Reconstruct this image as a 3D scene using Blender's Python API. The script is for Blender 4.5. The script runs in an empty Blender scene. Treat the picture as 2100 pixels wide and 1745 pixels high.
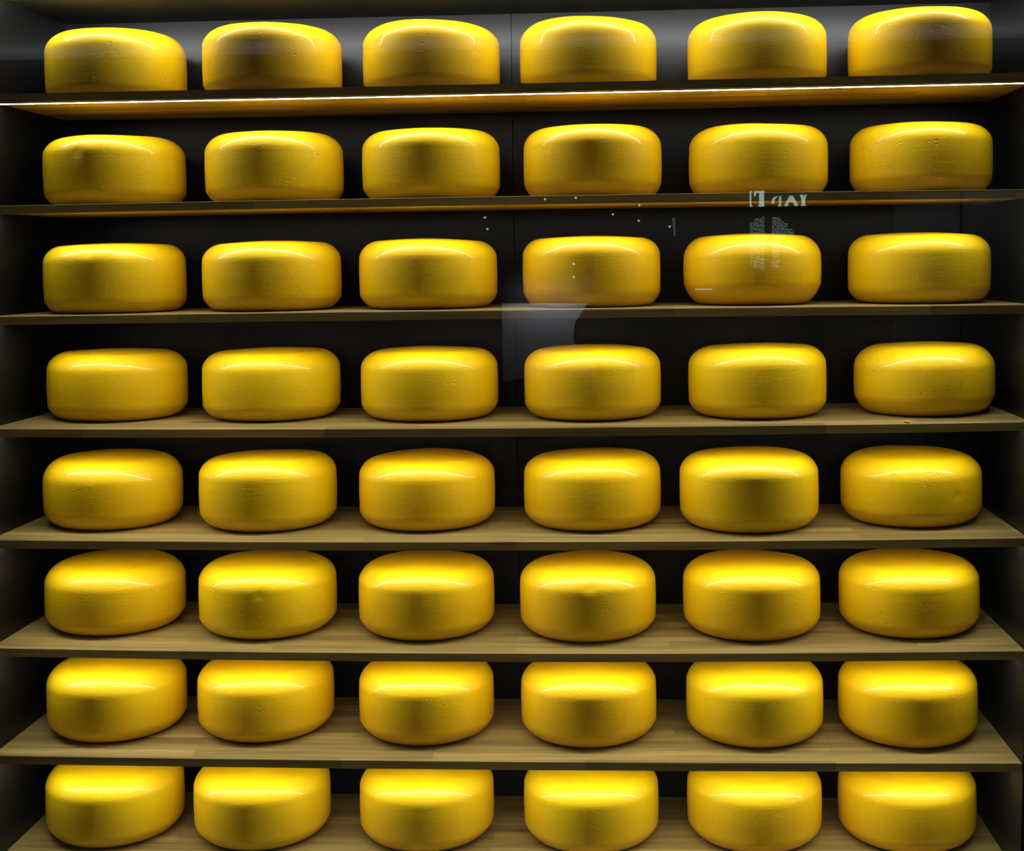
import bpy, bmesh, math, random
import numpy as np
from mathutils import Matrix, Vector, noise

S = bpy.context.scene
C = S.collection
random.seed(4)

# ------------------------------------------------------------------ helpers
def tag(o, label=None, cat=None, group=None, kind=None):
    if label: o['label'] = label
    if cat: o['category'] = cat
    if group: o['group'] = group
    if kind: o['kind'] = kind
    return o

def mesh_obj(name, verts, faces, mats, parent=None, smooth=False, mat_idx=None):
    me = bpy.data.meshes.new(name)
    me.from_pydata([tuple(v) for v in verts], [], [tuple(f) for f in faces])
    if not isinstance(mats, (list, tuple)): mats = [mats]
    for m in mats: me.materials.append(m)
    if mat_idx is not None: me.polygons.foreach_set('material_index', mat_idx)
    if smooth: me.polygons.foreach_set('use_smooth', [True] * len(me.polygons))
    bm = bmesh.new(); bm.from_mesh(me)
    bmesh.ops.recalc_face_normals(bm, faces=bm.faces)
    bm.to_mesh(me); bm.free()
    me.update()
    o = bpy.data.objects.new(name, me); C.objects.link(o)
    if parent: o.parent = parent
    return o

def empty(name, loc=(0, 0, 0)):
    o = bpy.data.objects.new(name, None); C.objects.link(o)
    o.location = loc; o.empty_display_size = 0.1
    return o

BOX = [(0, 1, 2, 3), (7, 6, 5, 4), (0, 4, 5, 1), (1, 5, 6, 2), (2, 6, 7, 3), (3, 7, 4, 0)]
def box_vf(x0, x1, y0, y1, z0, z1):
    return [(x0, y0, z0), (x1, y0, z0), (x1, y1, z0), (x0, y1, z0),
            (x0, y0, z1), (x1, y0, z1), (x1, y1, z1), (x0, y1, z1)], BOX

def box(name, x0, x1, y0, y1, z0, z1, mat, parent=None):
    v, f = box_vf(x0, x1, y0, y1, z0, z1)
    return mesh_obj(name, v, f, mat, parent)

def prism(name, prof, axis_pts, mat, parent=None, edge_mat=None):
    """prof: closed (y,z) polygon swept along a list of (x, dz)."""
    n = len(prof); v = []; f = []
    for (x, dz) in axis_pts:
        v += [(x, y, z + dz) for (y, z) in prof]
    for k in range(len(axis_pts) - 1):
        for i in range(n):
            j = (i + 1) % n
            f.append((k * n + i, k * n + j, (k + 1) * n + j, (k + 1) * n + i))
    f.append(tuple(range(n))); f.append(tuple(range((len(axis_pts) - 1) * n, len(axis_pts) * n)))
    mi = None
    if edge_mat: mi = list(edge_mat) * (len(axis_pts) - 1) + [0, 0]
    return mesh_obj(name, v, f, mat, parent, mat_idx=mi)

# ------------------------------------------------------------------ materials
def mat(name):
    m = bpy.data.materials.new(name); m.use_nodes = True
    nt = m.node_tree
    return m, nt, nt.nodes, nt.links, nt.nodes['Principled BSDF']

def plain(name, col, rough=.5, spec=.5):
    m, nt, N, L, b = mat(name)
    b.inputs['Base Color'].default_value = (*col, 1)
    b.inputs['Roughness'].default_value = rough
    b.inputs['Specular IOR Level'].default_value = spec
    return m

def emis(name, col, s):
    m = bpy.data.materials.new(name); m.use_nodes = True
    nt = m.node_tree; nt.nodes.clear()
    e = nt.nodes.new('ShaderNodeEmission'); o = nt.nodes.new('ShaderNodeOutputMaterial')
    e.inputs['Color'].default_value = (*col, 1); e.inputs['Strength'].default_value = s
    nt.links.new(e.outputs[0], o.inputs[0])
    return m

def math_node(N, op, a=None, b=None, clamp=False):
    n = N.new('ShaderNodeMath'); n.operation = op; n.use_clamp = clamp
    if a is not None and not hasattr(a, 'links'): n.inputs[0].default_value = a
    if b is not None and not hasattr(b, 'links'): n.inputs[1].default_value = b
    return n

def ramp(N, pts):
    r = N.new('ShaderNodeValToRGB')
    e = r.color_ramp.elements
    while len(e) < len(pts): e.new(.5)
    for k, (p, c) in enumerate(pts):
        e[k].position = p; e[k].color = (*c, 1) if len(c) == 3 else c
    return r

def cheese_material():
    m, nt, N, L, b = mat('yellow_wax_coating')
    tc = N.new('ShaderNodeTexCoord'); oi = N.new('ShaderNodeObjectInfo')
    add = N.new('ShaderNodeVectorMath'); add.operation = 'ADD'
    sc = N.new('ShaderNodeVectorMath'); sc.operation = 'SCALE'
    comb = N.new('ShaderNodeCombineXYZ')
    for k in range(3): L.new(oi.outputs['Random'], comb.inputs[k])
    L.new(comb.outputs[0], sc.inputs[0]); sc.inputs['Scale'].default_value = 37.0
    L.new(tc.outputs['Object'], add.inputs[0]); L.new(sc.outputs[0], add.inputs[1])
    P = add.outputs[0]
    # colour: a warm saturated yellow that varies a little over the coat
    n0 = N.new('ShaderNodeTexNoise'); n0.inputs['Scale'].default_value = 9; n0.inputs['Detail'].default_value = 3
    L.new(P, n0.inputs['Vector'])
    r0 = ramp(N, [(.3, CHEESE_A), (.7, CHEESE_B)])
    L.new(n0.outputs['Fac'], r0.inputs[0])
    hs = N.new('ShaderNodeHueSaturation')
    mr = N.new('ShaderNodeMapRange'); mr.inputs['To Min'].default_value = .495; mr.inputs['To Max'].default_value = .505
    L.new(oi.outputs['Random'], mr.inputs['Value']); L.new(mr.outputs[0], hs.inputs['Hue'])
    L.new(r0.outputs[0], hs.inputs['Color']); L.new(hs.outputs[0], b.inputs['Base Color'])
    n4 = N.new('ShaderNodeTexNoise'); n4.inputs['Scale'].default_value = 25; n4.inputs['Detail'].default_value = 4
    L.new(P, n4.inputs['Vector'])
    mr2 = N.new('ShaderNodeMapRange'); mr2.inputs['To Min'].default_value = .42; mr2.inputs['To Max'].default_value = .52
    L.new(n4.outputs['Fac'], mr2.inputs['Value']); L.new(mr2.outputs[0], b.inputs['Roughness'])
    b.inputs['Specular IOR Level'].default_value = .35
    b.inputs['Coat Weight'].default_value = .33; b.inputs['Coat Roughness'].default_value = .065
    # fine horizontal brush texture of the coating
    mp = N.new('ShaderNodeMapping'); mp.inputs['Scale'].default_value = (22, 22, 120)
    L.new(P, mp.inputs['Vector'])
    n1 = N.new('ShaderNodeTexNoise'); n1.inputs['Scale'].default_value = 1.6; n1.inputs['Detail'].default_value = 4
    L.new(mp.outputs[0], n1.inputs['Vector'])
    b1 = N.new('ShaderNodeBump'); b1.inputs['Distance'].default_value = .0008; b1.inputs['Strength'].default_value = .42
    L.new(n1.outputs['Fac'], b1.inputs['Height'])
    # soft dents
    n2 = N.new('ShaderNodeTexNoise'); n2.inputs['Scale'].default_value = 26; n2.inputs['Detail'].default_value = 2
    L.new(P, n2.inputs['Vector'])
    b2 = N.new('ShaderNodeBump'); b2.inputs['Distance'].default_value = .0016; b2.inputs['Strength'].default_value = .28
    L.new(n2.outputs['Fac'], b2.inputs['Height']); L.new(b1.outputs[0], b2.inputs['Normal'])
    # pits, as many as the wheel's own property says
    at = N.new('ShaderNodeAttribute'); at.attribute_type = 'OBJECT'; at.attribute_name = 'pits'
    vo = N.new('ShaderNodeTexVoronoi'); vo.inputs['Scale'].default_value = 75; vo.inputs['Randomness'].default_value = 1
    mp3 = N.new('ShaderNodeMapping'); mp3.inputs['Scale'].default_value = (1, 1, 1.5)
    wn = N.new('ShaderNodeTexNoise'); wn.inputs['Scale'].default_value = 90; wn.inputs['Detail'].default_value = 2
    wm = N.new('ShaderNodeVectorMath'); wm.operation = 'MULTIPLY_ADD'; wm.inputs[1].default_value = (.014,) * 3
    L.new(P, wn.inputs['Vector']); L.new(wn.outputs['Color'], wm.inputs[0]); L.new(P, wm.inputs[2])
    L.new(wm.outputs[0], mp3.inputs['Vector']); L.new(mp3.outputs[0], vo.inputs['Vector'])
    d = N.new('ShaderNodeMapRange'); d.interpolation_type = 'SMOOTHSTEP'
    d.inputs['From Min'].default_value = .12; d.inputs['From Max'].default_value = .34
    d.inputs['To Min'].default_value = 1; d.inputs['To Max'].default_value = 0
    L.new(vo.outputs['Distance'], d.inputs['Value'])
    n3 = N.new('ShaderNodeTexNoise'); n3.inputs['Scale'].default_value = 13; n3.inputs['Detail'].default_value = 1
    L.new(P, n3.inputs['Vector'])
    mk = N.new('ShaderNodeMapRange'); mk.inputs['From Min'].default_value = .54; mk.inputs['From Max'].default_value = .66
    L.new(n3.outputs['Fac'], mk.inputs['Value'])
    sep = N.new('ShaderNodeSeparateColor'); L.new(vo.outputs['Color'], sep.inputs[0])
    pick = math_node(N, 'GREATER_THAN', None, .55); L.new(sep.outputs[0], pick.inputs[0])
    m1 = math_node(N, 'MULTIPLY'); L.new(d.outputs[0], m1.inputs[0]); L.new(mk.outputs[0], m1.inputs[1])
    m2 = math_node(N, 'MULTIPLY'); L.new(m1.outputs[0], m2.inputs[0]); L.new(pick.outputs[0], m2.inputs[1])
    m3 = math_node(N, 'MULTIPLY'); L.new(m2.outputs[0], m3.inputs[0]); L.new(at.outputs['Fac'], m3.inputs[1])
    b3 = N.new('ShaderNodeBump'); b3.invert = True; b3.inputs['Distance'].default_value = .003; b3.inputs['Strength'].default_value = .6
    L.new(m3.outputs[0], b3.inputs['Height']); L.new(b2.outputs[0], b3.inputs['Normal'])
    L.new(b3.outputs[0], b.inputs['Normal'])
    return m

def wood_material(name='oak_board', k=1.0):
    m, nt, N, L, b = mat(name)
    tc = N.new('ShaderNodeTexCoord'); oi = N.new('ShaderNodeObjectInfo')
    comb = N.new('ShaderNodeCombineXYZ'); L.new(oi.outputs['Random'], comb.inputs[0]); L.new(oi.outputs['Random'], comb.inputs[1])
    sc = N.new('ShaderNodeVectorMath'); sc.operation = 'SCALE'; sc.inputs['Scale'].default_value = 11
    L.new(comb.outputs[0], sc.inputs[0])
    add = N.new('ShaderNodeVectorMath'); add.operation = 'ADD'
    L.new(tc.outputs['Object'], add.inputs[0]); L.new(sc.outputs[0], add.inputs[1])
    P = add.outputs[0]
    # glued staves running along the board
    br = N.new('ShaderNodeTexBrick'); br.offset = .37; br.squash = 1
    br.inputs['Scale'].default_value = 1; br.inputs['Brick Width'].default_value = .62; br.inputs['Row Height'].default_value = .045
    br.inputs['Mortar Size'].default_value = .0004; br.inputs['Mortar Smooth'].default_value = .3
    br.inputs['Color1'].default_value = (.0, .0, .0, 1); br.inputs['Color2'].default_value = (1, 1, 1, 1); br.inputs['Mortar'].default_value = (.2, .2, .2, 1)
    L.new(P, br.inputs['Vector'])
    mp = N.new('ShaderNodeMapping'); mp.inputs['Scale'].default_value = (1.6, 34, 34)
    L.new(P, mp.inputs['Vector'])
    n1 = N.new('ShaderNodeTexNoise'); n1.inputs['Scale'].default_value = 1.5; n1.inputs['Detail'].default_value = 6; n1.inputs['Distortion'].default_value = .6
    L.new(mp.outputs[0], n1.inputs['Vector'])
    r1 = ramp(N, [(.25, (.22 * k, .16 * k, .052 * k)), (.5, (.35 * k, .265 * k, .085 * k)), (.78, (.46 * k, .355 * k, .115 * k))])
    L.new(n1.outputs['Fac'], r1.inputs[0])
    mx = N.new('ShaderNodeMix'); mx.data_type = 'RGBA'; mx.blend_type = 'MULTIPLY'; mx.inputs['Factor'].default_value = .75
    r2 = ramp(N, [(0, (.60, .57, .52)), (1, (1.25, 1.22, 1.15))])
    L.new(br.outputs['Color'], r2.inputs[0])
    L.new(r1.outputs[0], mx.inputs['A']); L.new(r2.outputs[0], mx.inputs['B'])
    # a few knots
    mpk = N.new('ShaderNodeMapping'); mpk.inputs['Scale'].default_value = (2.2, 9, 9)
    L.new(P, mpk.inputs['Vector'])
    vo = N.new('ShaderNodeTexVoronoi'); vo.inputs['Scale'].default_value = 1; L.new(mpk.outputs[0], vo.inputs['Vector'])
    kr = ramp(N, [(.03, (.45, .42, .38)), (.12, (1, 1, 1))]); L.new(vo.outputs['Distance'], kr.inputs[0])
    mx2 = N.new('ShaderNodeMix'); mx2.data_type = 'RGBA'; mx2.blend_type = 'MULTIPLY'; mx2.inputs['Factor'].default_value = .8
    L.new(mx.outputs['Result'], mx2.inputs['A']); L.new(kr.outputs[0], mx2.inputs['B'])
    L.new(mx2.outputs['Result'], b.inputs['Base Color'])
    b.inputs['Roughness'].default_value = .55; b.inputs['Specular IOR Level'].default_value = .35
    bp = N.new('ShaderNodeBump'); bp.inputs['Distance'].default_value = .0006; bp.inputs['Strength'].default_value = .3
    L.new(n1.outputs['Fac'], bp.inputs['Height']); L.new(bp.outputs[0], b.inputs['Normal'])
    return m

def panel_material(name, base, rough, spec=.4):
    m, nt, N, L, b = mat(name)
    tc = N.new('ShaderNodeTexCoord')
    mp = N.new('ShaderNodeMapping'); mp.inputs['Scale'].default_value = (160, 160, 2.2)
    L.new(tc.outputs['Object'], mp.inputs['Vector'])
    n = N.new('ShaderNodeTexNoise'); n.inputs['Scale'].default_value = 1; n.inputs['Detail'].default_value = 5
    L.new(mp.outputs[0], n.inputs['Vector'])
    r = ramp(N, [(.25, tuple(c * .72 for c in base)), (.75, tuple(c * 1.3 for c in base))])
    L.new(n.outputs['Fac'], r.inputs[0]); L.new(r.outputs[0], b.inputs['Base Color'])
    b.inputs['Roughness'].default_value = rough; b.inputs['Specular IOR Level'].default_value = spec
    bp = N.new('ShaderNodeBump'); bp.inputs['Distance'].default_value = .0006; bp.inputs['Strength'].default_value = .35
    L.new(n.outputs['Fac'], bp.inputs['Height']); L.new(bp.outputs[0], b.inputs['Normal'])
    return m

def glass_material():
    m = bpy.data.materials.new('clear_glass'); m.use_nodes = True
    nt = m.node_tree; N = nt.nodes; L = nt.links; N.clear()
    g = N.new('ShaderNodeNewGeometry')
    mr = N.new('ShaderNodeMapRange'); mr.inputs['To Min'].default_value = 1.5; mr.inputs['To Max'].default_value = 1 / 1.5
    L.new(g.outputs['Backfacing'], mr.inputs['Value'])
    fr = N.new('ShaderNodeFresnel'); L.new(mr.outputs[0], fr.inputs['IOR'])
    t = N.new('ShaderNodeBsdfTransparent'); t.inputs['Color'].default_value = (.985, .995, .99, 1)
    gl = N.new('ShaderNodeBsdfGlossy'); gl.inputs['Roughness'].default_value = 0.0
    mx = N.new('ShaderNodeMixShader'); o = N.new('ShaderNodeOutputMaterial')
    L.new(fr.outputs[0], mx.inputs[0]); L.new(t.outputs[0], mx.inputs[1]); L.new(gl.outputs[0], mx.inputs[2])
    L.new(mx.outputs[0], o.inputs[0])
    return m

CHEESE_A = (.92, .575, .0012)
CHEESE_B = (.95, .625, .0018)
LED = 31.0
M_CHEESE = cheese_material()
M_WOOD = wood_material()
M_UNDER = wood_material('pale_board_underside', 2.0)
M_BACK = panel_material('black_painted_board', (.011, .011, .012), .28, .25)
M_SIDE = panel_material('black_side_board', (.008, .0078, .0075), .38, .22)
M_CEIL = panel_material('black_top_board', (.016, .016, .016), .6)
M_FRAME = plain('black_metal_frame', (.012, .012, .012), .45)
M_LED = emis('led_light', (1.0, .985, .95), LED)
M_LEDTOP = emis('led_light_top', (1.0, .985, .95), LED * 2.3)
M_CHANNEL = plain('light_channel', (.35, .35, .35), .5)
M_GLASS = glass_material()
M_SHOPDARK = plain('dark_shop_wall', (.03, .03, .032), .7)
M_SHOPGREY = plain('grey_shop_panel', (.30, .32, .31), .7)
M_SHOPWHITE = plain('white_shop_ceiling', (.75, .76, .80), .8)
M_FLOOR = plain('dark_shop_floor', (.05, .045, .04), .4)

# ------------------------------------------------------------------ the built-in case
W = 2.6
DEPTH = .4803
T = .0214
ZC = 2.2943
ZT = [2.03838, 1.76004, 1.48248, 1.1988, .9148, .63581, .35535, .06998]
SAG = [.00146, -.00355, -.00179, .00668, .0077, .01042, .00554, .00554]
def wl(z):
    t = (z - .1) / 2; return -W / 2 + .0272 * t - .0256 * (1 - t)
def wr(z):
    t = (z - .1) / 2; return W / 2 + .0217 * t - .0233 * (1 - t)
def sag(i, x): return -SAG[i] * (1 - (2 * x / W) ** 2)
def slope(i, x): return SAG[i] * 8 * x / W ** 2

ZTOP = 2.42
def leaning(name, f, s, m):
    th = .03
    v = []
    for z in (0, ZTOP):
        a = f(z); b2 = a + s * th
        v += [(a, -.004, z), (b2, -.004, z), (b2, DEPTH, z), (a, DEPTH, z)]
    return tag(mesh_obj(name, v, BOX, m), kind='structure')
leaning('wall_left', wl, -1, M_SIDE)
leaning('wall_right', wr, 1, M_SIDE)

# back wall: two boards meeting at a narrow open seam
SX = .0085
v1, f1 = box_vf(-1.40, SX - .0012, DEPTH, DEPTH + .018, 0, ZTOP)
v2, f2 = box_vf(SX + .0012, 1.40, DEPTH, DEPTH + .018, 0, ZTOP)
v3, f3 = box_vf(-1.40, 1.40, DEPTH + .0185, DEPTH + .03, 0, ZTOP)
tag(mesh_obj('wall_back', v1 + v2 + v3, f1 + [tuple(i + 8 for i in f) for f in f2] + [tuple(i + 16 for i in f) for f in f3], M_BACK), kind='structure')

ce = tag(box('ceiling', wl(ZC) + .001, wr(ZC) - .001, -.004, DEPTH - .0005, ZC, ZC + .03, M_CEIL), kind='structure')

# slim light profile on the underside of the top board, tilted towards the back
def tilted_strip(name, x0, x1, yc, zc, w, h, ang, m, parent):
    ca, sa = math.cos(ang), math.sin(ang)
    prof = [(yc + ca * a - sa * b2, zc + sa * a + ca * b2) for a, b2 in ((-w / 2, 0), (w / 2, 0), (w / 2, h), (-w / 2, h))]
    return prism(name, prof, [(x0, 0), (x1, 0)], m, parent, (0, 1, 1, 1))
tilted_strip('led_strip', wl(ZC) + .01, wr(ZC) - .01, .058, ZC - .0085, .015, .004, math.radians(77), [M_LEDTOP, M_CHANNEL], ce)

# base under the bottom shelf
tag(box('trim_1', wl(0) + .002, wr(0) - .002, .01, DEPTH - .002, 0, ZT[7] - T - .012, M_FRAME), kind='structure')
# black front frame of the case
tag(box('trim_2', -1.50, -1.334, -.085, -.008, 0, ZTOP, M_FRAME), kind='structure')
tag(box('trim_3', 1.334, 1.50, -.085, -.008, 0, ZTOP, M_FRAME), kind='structure')
tag(box('trim_4', -1.332, 1.332, -.085, -.008, ZC + .06, ZTOP, M_FRAME), kind='structure')
tag(box('trim_5', -1.332, 1.332, -.085, -.008, 0, .02, M_FRAME), kind='structure')
# pane of glass in front of the shelves
tag(box('window_1', -1.330, 1.330, -.064, -.056, .022, ZC + .058, M_GLASS), label='large clear glass pane closing the front of the shelves', kind='structure')

# ------------------------------------------------------------------ shelves
SHELF_LABELS = [
    'topmost wooden shelf board, with a glowing white light line along its lower edge',
    'second wooden shelf board from the top, with a thin amber line under its edge',
    'wooden shelf board seen edge-on at eye level, third from the top',
    'wooden shelf board fourth from the top, with a yellow crumb near its right end',
    'pale wooden shelf board fifth from the top, middle of the lower shelves',
    'wooden shelf board sixth from the top, directly below the fifth row of cheeses',
    'wooden shelf board second from the bottom, its narrow front ends short of the right frame',
    'bottom wooden shelf board, its front edge cut off by the picture',
]
SHELF_LABELS[4] = 'wooden shelf board fifth from the top, carrying the lowest fully visible cheeses'
SHELF_LABELS[5] = 'wooden shelf board sixth from the top, third from the bottom'
SHELF_LABELS[6] = 'wooden shelf board seventh from the top, directly above the bottom one'
LIP = .0065
LED_Y = (.058, .074)
for i, z in enumerate(ZT):
    root = tag(empty('wooden_shelf', (0, 0, z - T)), SHELF_LABELS[i], 'shelf', 'wooden shelves of the cheese case')
    e = .0010
    # the front edge hangs a little below the underside and hides the light strip from most heights
    prof = [(e, T), (0, T - e), (0, e * .4), (e * .4, 0), (.012, 0), (.0125, LIP), (DEPTH - .001, LIP), (DEPTH - .001, T)]
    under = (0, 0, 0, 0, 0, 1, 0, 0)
    xs = np.linspace(wl(z) + .0015, wr(z) - .0015, 49)
    prism('board', prof, [(x, sag(i, x)) for x in xs], [M_WOOD, M_UNDER], root, under)
    lp = [(LED_Y[0], LIP - .003), (LED_Y[1], LIP - .003), (LED_Y[1], LIP - .0001), (LED_Y[0], LIP - .0001)]
    xs = np.linspace(wl(z) + .006, wr(z) - .006, 49)
    if i < 7:
        prism('led_strip', lp, [(x, sag(i, x)) for x in xs], [M_LED, M_CHANNEL], root, (0, 1, 1, 1))['label'] = 'slim white light strip fixed to the underside'

# ------------------------------------------------------------------ cheese wheels
WH = [
[(-1.0297,0.2495,0.1790,0.1861),(-0.6035,0.2353,0.1790,0.1875),(-0.1838,0.2508,0.1789,0.1860),(0.2288,0.2524,0.1777,0.1865),(0.6668,0.2515,0.1779,0.1865),(1.0808,0.2387,0.1782,0.1876)],
[(-1.0377,0.2404,0.1803,0.1872),(-0.6065,0.2419,0.1795,0.1877),(-0.1876,0.2380,0.1795,0.1884),(0.2369,0.2337,0.1792,0.1895),(0.6686,0.2578,0.1788,0.1854),(1.0882,0.2609,0.1783,0.1853)],
[(-1.0479,0.2448,0.1817,0.1840),(-0.6215,0.2467,0.1814,0.1837),(-0.2015,0.2480,0.1812,0.1837),(0.2306,0.2508,0.1806,0.1839),(0.6523,0.2598,0.1787,0.1845),(1.0838,0.2585,0.1795,0.1820)],
[(-1.0669,0.2849,0.1826,0.1834),(-0.6414,0.2854,0.1831,0.1844),(-0.2070,0.2698,0.1822,0.1862),(0.2301,0.2595,0.1800,0.1865),(0.6644,0.2613,0.1798,0.1848),(1.1010,0.2680,0.1788,0.1817)],
[(-1.0793,0.2618,0.1811,0.1851),(-0.6492,0.2531,0.1814,0.1889),(-0.2188,0.2645,0.1810,0.1849),(0.2261,0.2622,0.1814,0.1874),(0.6379,0.2251,0.1794,0.1908),(1.0674,0.2707,0.1794,0.1810)],
[(-1.0819,0.2607,0.1832,0.1792),(-0.6558,0.2480,0.1823,0.1846),(-0.2227,0.2461,0.1810,0.1854),(0.2117,0.2366,0.1799,0.1853),(0.6448,0.2402,0.1789,0.1853),(1.0587,0.2517,0.1793,0.1812)],
[(-1.0791,0.2426,0.1818,0.1854),(-0.6698,0.2560,0.1817,0.1854),(-0.2279,0.2462,0.1806,0.1853),(0.2104,0.2364,0.1790,0.1853),(0.6513,0.2417,0.1795,0.1853),(1.0525,0.2384,0.1776,0.1853)],
[(-1.0948,0.2469,0.1810,0.1854),(-0.6844,0.2452,0.1814,0.1854),(-0.2326,0.2505,0.1803,0.1853),(0.2131,0.2511,0.1802,0.1853),(0.6511,0.2607,0.1783,0.1853),(1.0563,0.2634,0.1777,0.1853)],
]
SHELF_WORDS = ['top shelf', 'second shelf from the top', 'third shelf from the top', 'fourth shelf from the top',
               'fifth shelf from the top', 'sixth shelf from the top', 'seventh shelf from the top', 'bottom shelf']
COL_WORDS = ['leftmost', 'second from the left', 'third from the left', 'third from the right', 'second from the right', 'rightmost']
LOOK = {(0, 1): 'pitted', (1, 1): 'finely pitted', (1, 5): 'pitted', (3, 5): 'pitted', (4, 3): 'finely pitted', (4, 5): 'dented',
        (5, 1): 'dented', (5, 3): 'notched', (1, 0): 'slightly dented', (2, 4): 'bulging', (0, 3): 'finely pitted'}
PITS = {(0, 0): .7, (0, 1): 1.3, (0, 2): .6, (0, 3): 1.0, (1, 1): .9, (1, 5): 1.2, (3, 5): 1.5, (4, 3): 1.1, (4, 5): 1.1,
        (5, 1): .6, (5, 5): .7, (5, 3): .5, (0, 5): .6}
# per-wheel profile: shoulder width, shoulder height, lower corner radius (default, then exceptions)
SHAPE = {(2, 4): (.058, .050, .050, .054), (3, 5): (.066, .050, .045, .045), (1, 5): (.056, .042, .042, .040), (1, 3): (.055, .045, .036, .040),
         (1, 4): (.056, .044, .034, .038), (0, 0): (.060, .046, .030, .028), (4, 0): (.060, .050, .042, .040), (5, 0): (.060, .046, .043, .035),
         (6, 0): (.060, .046, .043, .035), (2, 0): (.050, .040, .034, .032), (2, 3): (.050, .040, .034, .038), (4, 5): (.062, .046, .042, .040)}
DEF = (.055, .042, .043, .035)   # shoulder x, shoulder z, lower corner x, lower corner z
NS, NU, NL = 144, 14, 12
TH = np.linspace(0, 2 * np.pi, NS, endpoint=False)
# dents pressed into single wheels: (angle from the front in degrees, height, radius, depth)
DENT = {(5, 3): [(4, .150, .018, .0035)], (5, 1): [(8, .128, .012, .003)], (1, 0): [(-10, .135, .016, .003)],
        (4, 5): [(28, .085, .012, .003)], (2, 0): [(-2, .162, .018, .003), (28, .160, .02, .003)]}

def cheese_mesh(i, k, R, H):
    rng = np.random.RandomState(100 + i * 6 + k)
    shx, shz, lx, lz = SHAPE.get((i, k), DEF)
    crown = .006
    a = np.linspace(0, np.pi / 2, NL)
    pts = [((R - lx) * q, 0.0) for q in (.35, .62)] + [((R - lx) * .85, .0003)]
    tm = math.radians(62)
    pts += [(R - lx + lx * np.sin(t) / np.sin(tm), .0015 + (lz - .0015) * (1 - np.cos(t)) / (1 - np.cos(tm))) for t in a / a[-1] * tm]
    z0, z1 = lz, H - crown - shz
    bulge = .0012
    for q in np.linspace(0, 1, 12)[1:-1]:
        pts.append((R + bulge * np.sin(np.pi * q), z0 + (z1 - z0) * q))
    a = np.linspace(0, np.pi / 2, NU)
    t0 = math.radians(12); a = t0 + (np.pi / 2 - t0) * a / a[-1]
    pts += [(R - shx + shx * np.cos(t) / np.cos(t0), z1 + shz * (np.sin(t) - np.sin(t0)) / (1 - np.sin(t0))) for t in a]
    pts += [((R - shx) * q, H - crown * q * q) for q in (.85, .65, .45, .25, .1)]
    pr = np.array(pts)
    n = len(pr)
    r = pr[:, 0][:, None] + 0 * TH; z = pr[:, 1][:, None] + 0 * TH
    # each wheel is a little out of round and its shoulder rises and falls
    dr = sum(rng.normal(0, .0010 / h) * np.cos(h * TH + rng.uniform(0, 6.28)) for h in (2, 3, 4, 6, 9))
    up = sum(rng.normal(0, .0016 / h) * np.cos(h * TH + rng.uniform(0, 6.28)) for h in (1, 2, 3, 5, 8))
    wt = np.clip(pr[:, 1] / H, 0, 1)[:, None]
    r = r + dr * np.clip(pr[:, 0] / R, 0, 1)[:, None] * .8
    z = z + up * wt ** 3 * np.clip(pr[:, 0] / R * 1.3, 0, 1)[:, None]
    X = r * np.cos(TH); Y = r * np.sin(TH)
    for (ang, hz, rad, dep) in DENT.get((i, k), []):
        t = math.radians(-90 + ang)
        d2 = (X - R * math.cos(t)) ** 2 + (Y - R * math.sin(t)) ** 2 + (z - hz) ** 2
        w = dep * np.exp(-d2 / (rad * rad) * 1.6)
        X = X - math.cos(t) * w; Y = Y - math.sin(t) * w; z = z - .3 * w
    co = np.stack([X, Y, z], -1).reshape(-1, 3)
    co = np.vstack([co, [[0, 0, 0]], [[0, 0, H]]])
    faces = []
    for q in range(n - 1):
        for s in range(NS):
            s2 = (s + 1) % NS
            faces.append((q * NS + s, q * NS + s2, (q + 1) * NS + s2, (q + 1) * NS + s))
    cb, ct = n * NS, n * NS + 1
    for s in range(NS):
        s2 = (s + 1) % NS
        faces.append((cb, s2, s)); faces.append((ct, (n - 1) * NS + s, (n - 1) * NS + s2))
    return co, faces

for i in range(8):
    for k in range(6):
        x, y, R, H = WH[i][k]
        co, faces = cheese_mesh(i, k, R, H)
        o = mesh_obj('round_cheese', co, faces, M_CHEESE, smooth=True)
        o.location = (x, y, ZT[i] + sag(i, x) + .0004)
        o.rotation_euler = (0, -math.atan(slope(i, x)), 0)
        o['pits'] = float(PITS.get((i, k), .25))
        adj = LOOK.get((i, k), 'smooth')
        tag(o, '%s yellow cheese wheel, %s on the %s' % (adj, COL_WORDS[k], SHELF_WORDS[i]), 'cheese', 'yellow cheese wheels on the shelves')

# a crumb of wax lying on the fourth shelf
bm = bmesh.new(); bmesh.ops.create_icosphere(bm, subdivisions=2, radius=1)
for v in bm.verts:
    f = 1 + .35 * noise.noise(v.co * 1.7)
    v.co = Vector((v.co.x * .0085 * f, v.co.y * .006 * f, (v.co.z * .0028 + .0027) * 1.0))
me = bpy.data.meshes.new('cheese_crumb'); bm.to_mesh(me); bm.free(); me.materials.append(M_CHEESE)
cr = bpy.data.objects.new('cheese_crumb', me); C.objects.link(cr)
cr.location = (1.006, .020, ZT[3] + sag(3, 1.006) + .0003)
tag(cr, 'tiny yellow crumb at the front edge of the fourth shelf from the top', 'crumb')

# ------------------------------------------------------------------ the dim shop in front of the case (seen mirrored in the glass)
YW = -6.2
tag(box('floor', -6, 6, YW, 1.0, -.06, -.001, M_FLOOR), kind='structure')
tag(box('wall_opposite', -6, 6, YW - .1, YW, 0, 3.09, M_SHOPDARK), kind='structure')
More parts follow.
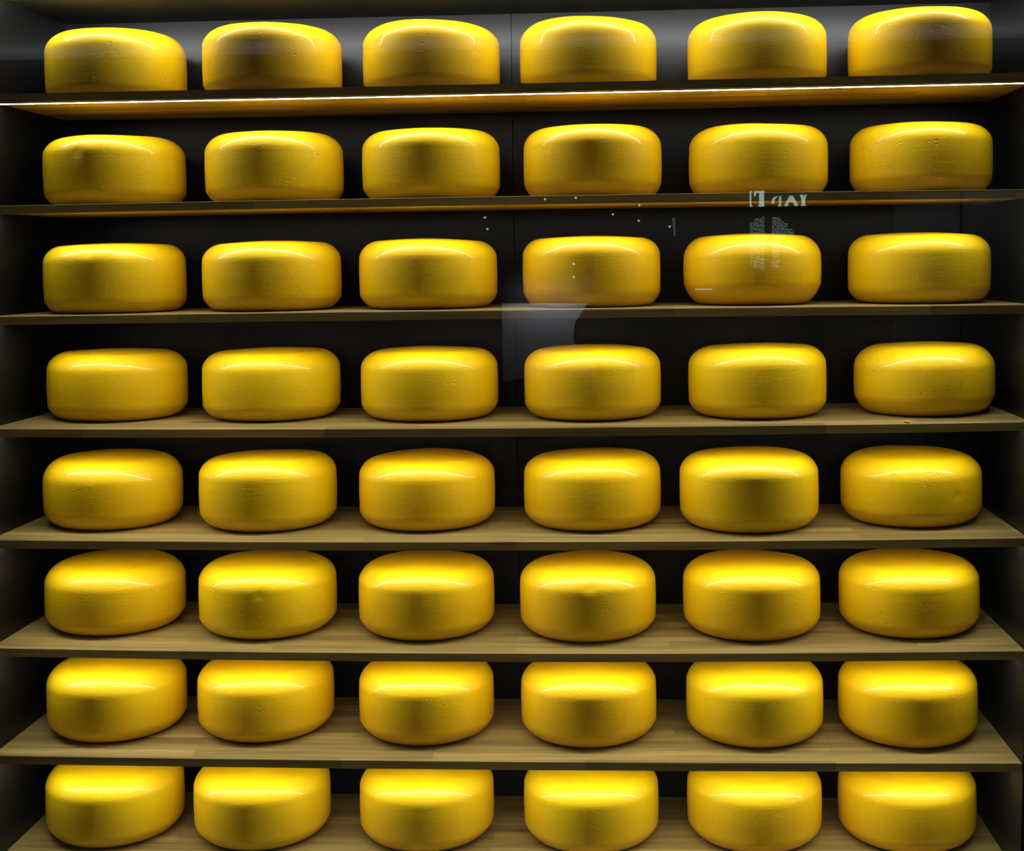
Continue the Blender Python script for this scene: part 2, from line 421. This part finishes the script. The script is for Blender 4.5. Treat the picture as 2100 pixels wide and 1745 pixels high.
# white ceiling strip over the opposite wall, brightened by an added, unseen area light
tag(box('ceiling_shop', -6, 6, YW - .1, -4.4, 3.095, 3.2, M_SHOPWHITE), kind='structure')
tag(box('trim_6', 2.184, 2.632, YW + .001, YW + .02, .7, 2.05, M_SHOPGREY), kind='structure')
tag(box('trim_7', 2.652, 4.6, YW + .001, YW + .02, .7, 2.05, M_SHOPGREY), kind='structure')

def poly(name, pts, m, parent=None, y=YW + .012, th=.01):
    n = len(pts)
    v = [(x, y, z) for x, z in pts] + [(x, y + th, z) for x, z in pts]
    f = [tuple(range(n)), tuple(range(2 * n - 1, n - 1, -1))] + [(a, (a + 1) % n, (a + 1) % n + n, a + n) for a in range(n)]
    return mesh_obj(name, v, f, m, parent)

M_SIGN = emis('sign_letters', (.66, 1.0, .84), 4.8)
M_EMB = emis('sign_emblem', (.66, 1.0, .86), 1.3)
M_DOT = emis('tiny_lamp', (.8, .85, 1.0), 6.0)

sign = tag(empty('lit_sign', (1.39, YW + .01, 1.8)), 'faint greenish lit sign with letters and a round emblem, mirrored in the glass', 'sign')
def P(q):  # sign coordinates (hundredths of a sign unit) to place on the wall
    return [(1.191 + (a - 413) / 4.717 * .003370 - 1.39, 2.082 - (b2 - 850) / 4.717 * .00343 - 1.8) for a, b2 in q]
LET = [
 [(413,856),(440,856),(440,866),(428,872),(428,990),(440,996),(440,1006),(413,1006)],
 [(455,856),(555,856),(555,868),(550,872),(550,990),(556,1005),(486,1005),(504,990),(504,874),(478,876),(470,906),(457,906)],
 [(625,978),(628,940),(646,918),(682,908),(682,918),(660,932),(652,950),(650,978)],
 [(696,912),(716,906),(716,990),(720,1005),(680,1005),(696,990)],
 [(742,1005),(750,990),(800,906),(828,906),(884,1003),(838,1003),(846,990),(832,968),(790,968),(780,990),(790,1005)],
 [(898,900),(930,900),(940,922),(946,900),(964,900),(946,950),(946,990),(958,1005),(904,1005),(914,990),(914,950)],
]
for q in LET:
    poly('letter', P(q), M_SIGN, sign, y=0)
# emblem: two slices of a ring-shaped woodcut, with hatching
cx, cy, RR = 590, 1357, 272
def ring_strip(xa, xb, ya, yb, n):
    """short slanted bars filling the part of the disc between xa..xb, ya..yb"""
    v = []; f = []
    rs = random.Random(int(xa + ya))
    y = ya
    while y < yb:
        x = xa
        h = rs.uniform(9, 20)
        while x < xb - 4:
            w = rs.uniform(14, 46)
            x2 = min(x + w, xb)
            sl = rs.uniform(-14, 14)
            quad = [(x, y + sl), (x2, y), (x2, y + h * .6), (x, y + sl + h * .6)]
            if all((a - cx) ** 2 + (b2 - cy) ** 2 < RR * RR for a, b2 in quad):
                p = P(quad); b = len(v)
                v += [(a, 0, c) for a, c in p] + [(a, .008, c) for a, c in p]
                f += [tuple(b + t for t in q) for q in ((0, 1, 2, 3), (7, 6, 5, 4), (0, 4, 5, 1), (1, 5, 6, 2), (2, 6, 7, 3), (3, 7, 4, 0))]
            x = x2 + rs.uniform(2, 10)
        y += h
    return mesh_obj('emblem', v, f, M_EMB, sign)
ring_strip(413, 553, 1090, 1640, 0)
ring_strip(627, 840, 1090, 1290, 0)
ring_strip(627, 700, 1290, 1640, 0)

# pale lit panel behind a dark outline
tag(poly('trim_8', [(-.552, 1.316), (.052, 1.310), (.02, 1.25), (-.035, 1.179), (-.05, 1.10), (-.047, 1.041), (-.003, .978), (.106, .884), (.104, .80), (-.10, .79), (-.12, .88), (-.3, .80), (-.556, .76)], plain('pale_board', (.62, .63, .68), .8)), kind='structure')
DOTS = [(-0.237,2.043),(-0.021,2.050),(0.423,1.992),(0.238,1.930),(-0.663,1.923),(-0.647,1.841),(0.418,1.883),(0.633,1.839),(-0.041,1.588),(-0.042,1.496)]
DOT_WORDS = ["on the second shelf's front edge, left one of a close pair", "on the second shelf's front edge, right one of a close pair",
             'on the amber line under the second shelf', 'alone on the dark wall just under the second shelf',
             'near the back wall seam under the second shelf, upper of two', 'near the back wall seam under the second shelf, lower of two',
             'directly under the dot on the amber line', 'beside the pale upright streak',
             'on a cheese face of the third shelf, upper of two', 'on a cheese face of the third shelf, lower of two']
for (a, c), words in zip(DOTS, DOT_WORDS):
    q = [(a + .008 * math.cos(t), c + .008 * math.sin(t)) for t in np.linspace(0, 2 * math.pi, 13)[:-1]]
    o = poly('spot_lamp', q, M_DOT)
    tag(o, 'white lamp dot mirrored ' + words, 'lamp', 'tiny lamps mirrored in the glass')
tag(poly('wall_lamp', [(.803, 1.404), (.926, 1.403), (.926, 1.394), (.803, 1.395)], emis('tube', (.8, .85, 1), 3.0)), 'short thin horizontal lamp, a pale dash mirrored on a third-shelf cheese', 'lamp')
tag(poly('wall_lamp', [(.650, 1.90), (.672, 1.90), (.675, 1.77), (.662, 1.77)], emis('tube_dim', (.8, .85, .9), .6)), 'short upright lamp, a pale streak mirrored above the third-shelf cheeses', 'lamp')

def area(name, loc, rot, sx, sy, e, col=(1, 1, 1)):
    d = bpy.data.lights.new(name, 'AREA'); d.shape = 'RECTANGLE'; d.size = sx; d.size_y = sy; d.energy = e; d.color = col
    o = bpy.data.objects.new(name, d); C.objects.link(o); o.location = loc; o.rotation_euler = rot
    return o
# unseen area light added to brighten the far ceiling
area('ceiling_fill', (-.6, YW + .35, 2.75), (math.pi, 0, 0), 9, .06, 12.5, (.86, .90, 1.0))
# unseen fill lights, added to wash the pale board and grey panels from above
area('board_fill', (-.22, YW + .16, 1.43), (math.radians(-40), 0, 0), .5, .04, 3.2, (.9, .92, 1.0))
area('panel_fill', (3.4, YW + .35, 2.25), (math.radians(-30), 0, 0), 2.4, .05, 3.0, (.9, 1.0, .98))

w = bpy.data.worlds.new('World'); S.world = w; w.use_nodes = True
w.node_tree.nodes['Background'].inputs[0].default_value = (.95, .97, 1, 1)
w.node_tree.nodes['Background'].inputs[1].default_value = .023

# ------------------------------------------------------------------ camera
yaw, pit, rol = -.05552, -.05571, -.01349
fpx, pcx, pcy = 2712.0, 1133.056, 689.435
fw = Vector((math.sin(yaw) * math.cos(pit), math.cos(yaw) * math.cos(pit), math.sin(pit)))
rt = Vector((math.cos(yaw), -math.sin(yaw), 0)); up = rt.cross(fw)
r2 = rt * math.cos(rol) + up * math.sin(rol); u2 = up * math.cos(rol) - rt * math.sin(rol)
cd = bpy.data.cameras.new('camera'); cam = bpy.data.objects.new('camera', cd); C.objects.link(cam)
mw = Matrix.Identity(4)
for k in range(3):
    mw[k][0], mw[k][1], mw[k][2] = r2[k], u2[k], -fw[k]
mw[0][3], mw[1][3], mw[2][3] = .31966, -3.24523, 1.6
cam.matrix_world = mw
cd.sensor_fit = 'HORIZONTAL'; cd.sensor_width = 36
cd.lens = fpx / 2100 * 36
cd.shift_x = (1050 - pcx) / 2100
cd.shift_y = -(872.5 - pcy) / 2100
cd.clip_start = .05; cd.clip_end = 50
S.camera = cam

S.view_settings.view_transform = 'Standard'
S.view_settings.look = 'None'
S.view_settings.exposure = 0
S.view_settings.gamma = 1
S.view_settings.use_curve_mapping = False
S.cycles.use_denoising = True
S.cycles.max_bounces = 6
S.cycles.diffuse_bounces = 4
S.cycles.glossy_bounces = 2
S.cycles.transmission_bounces = 2
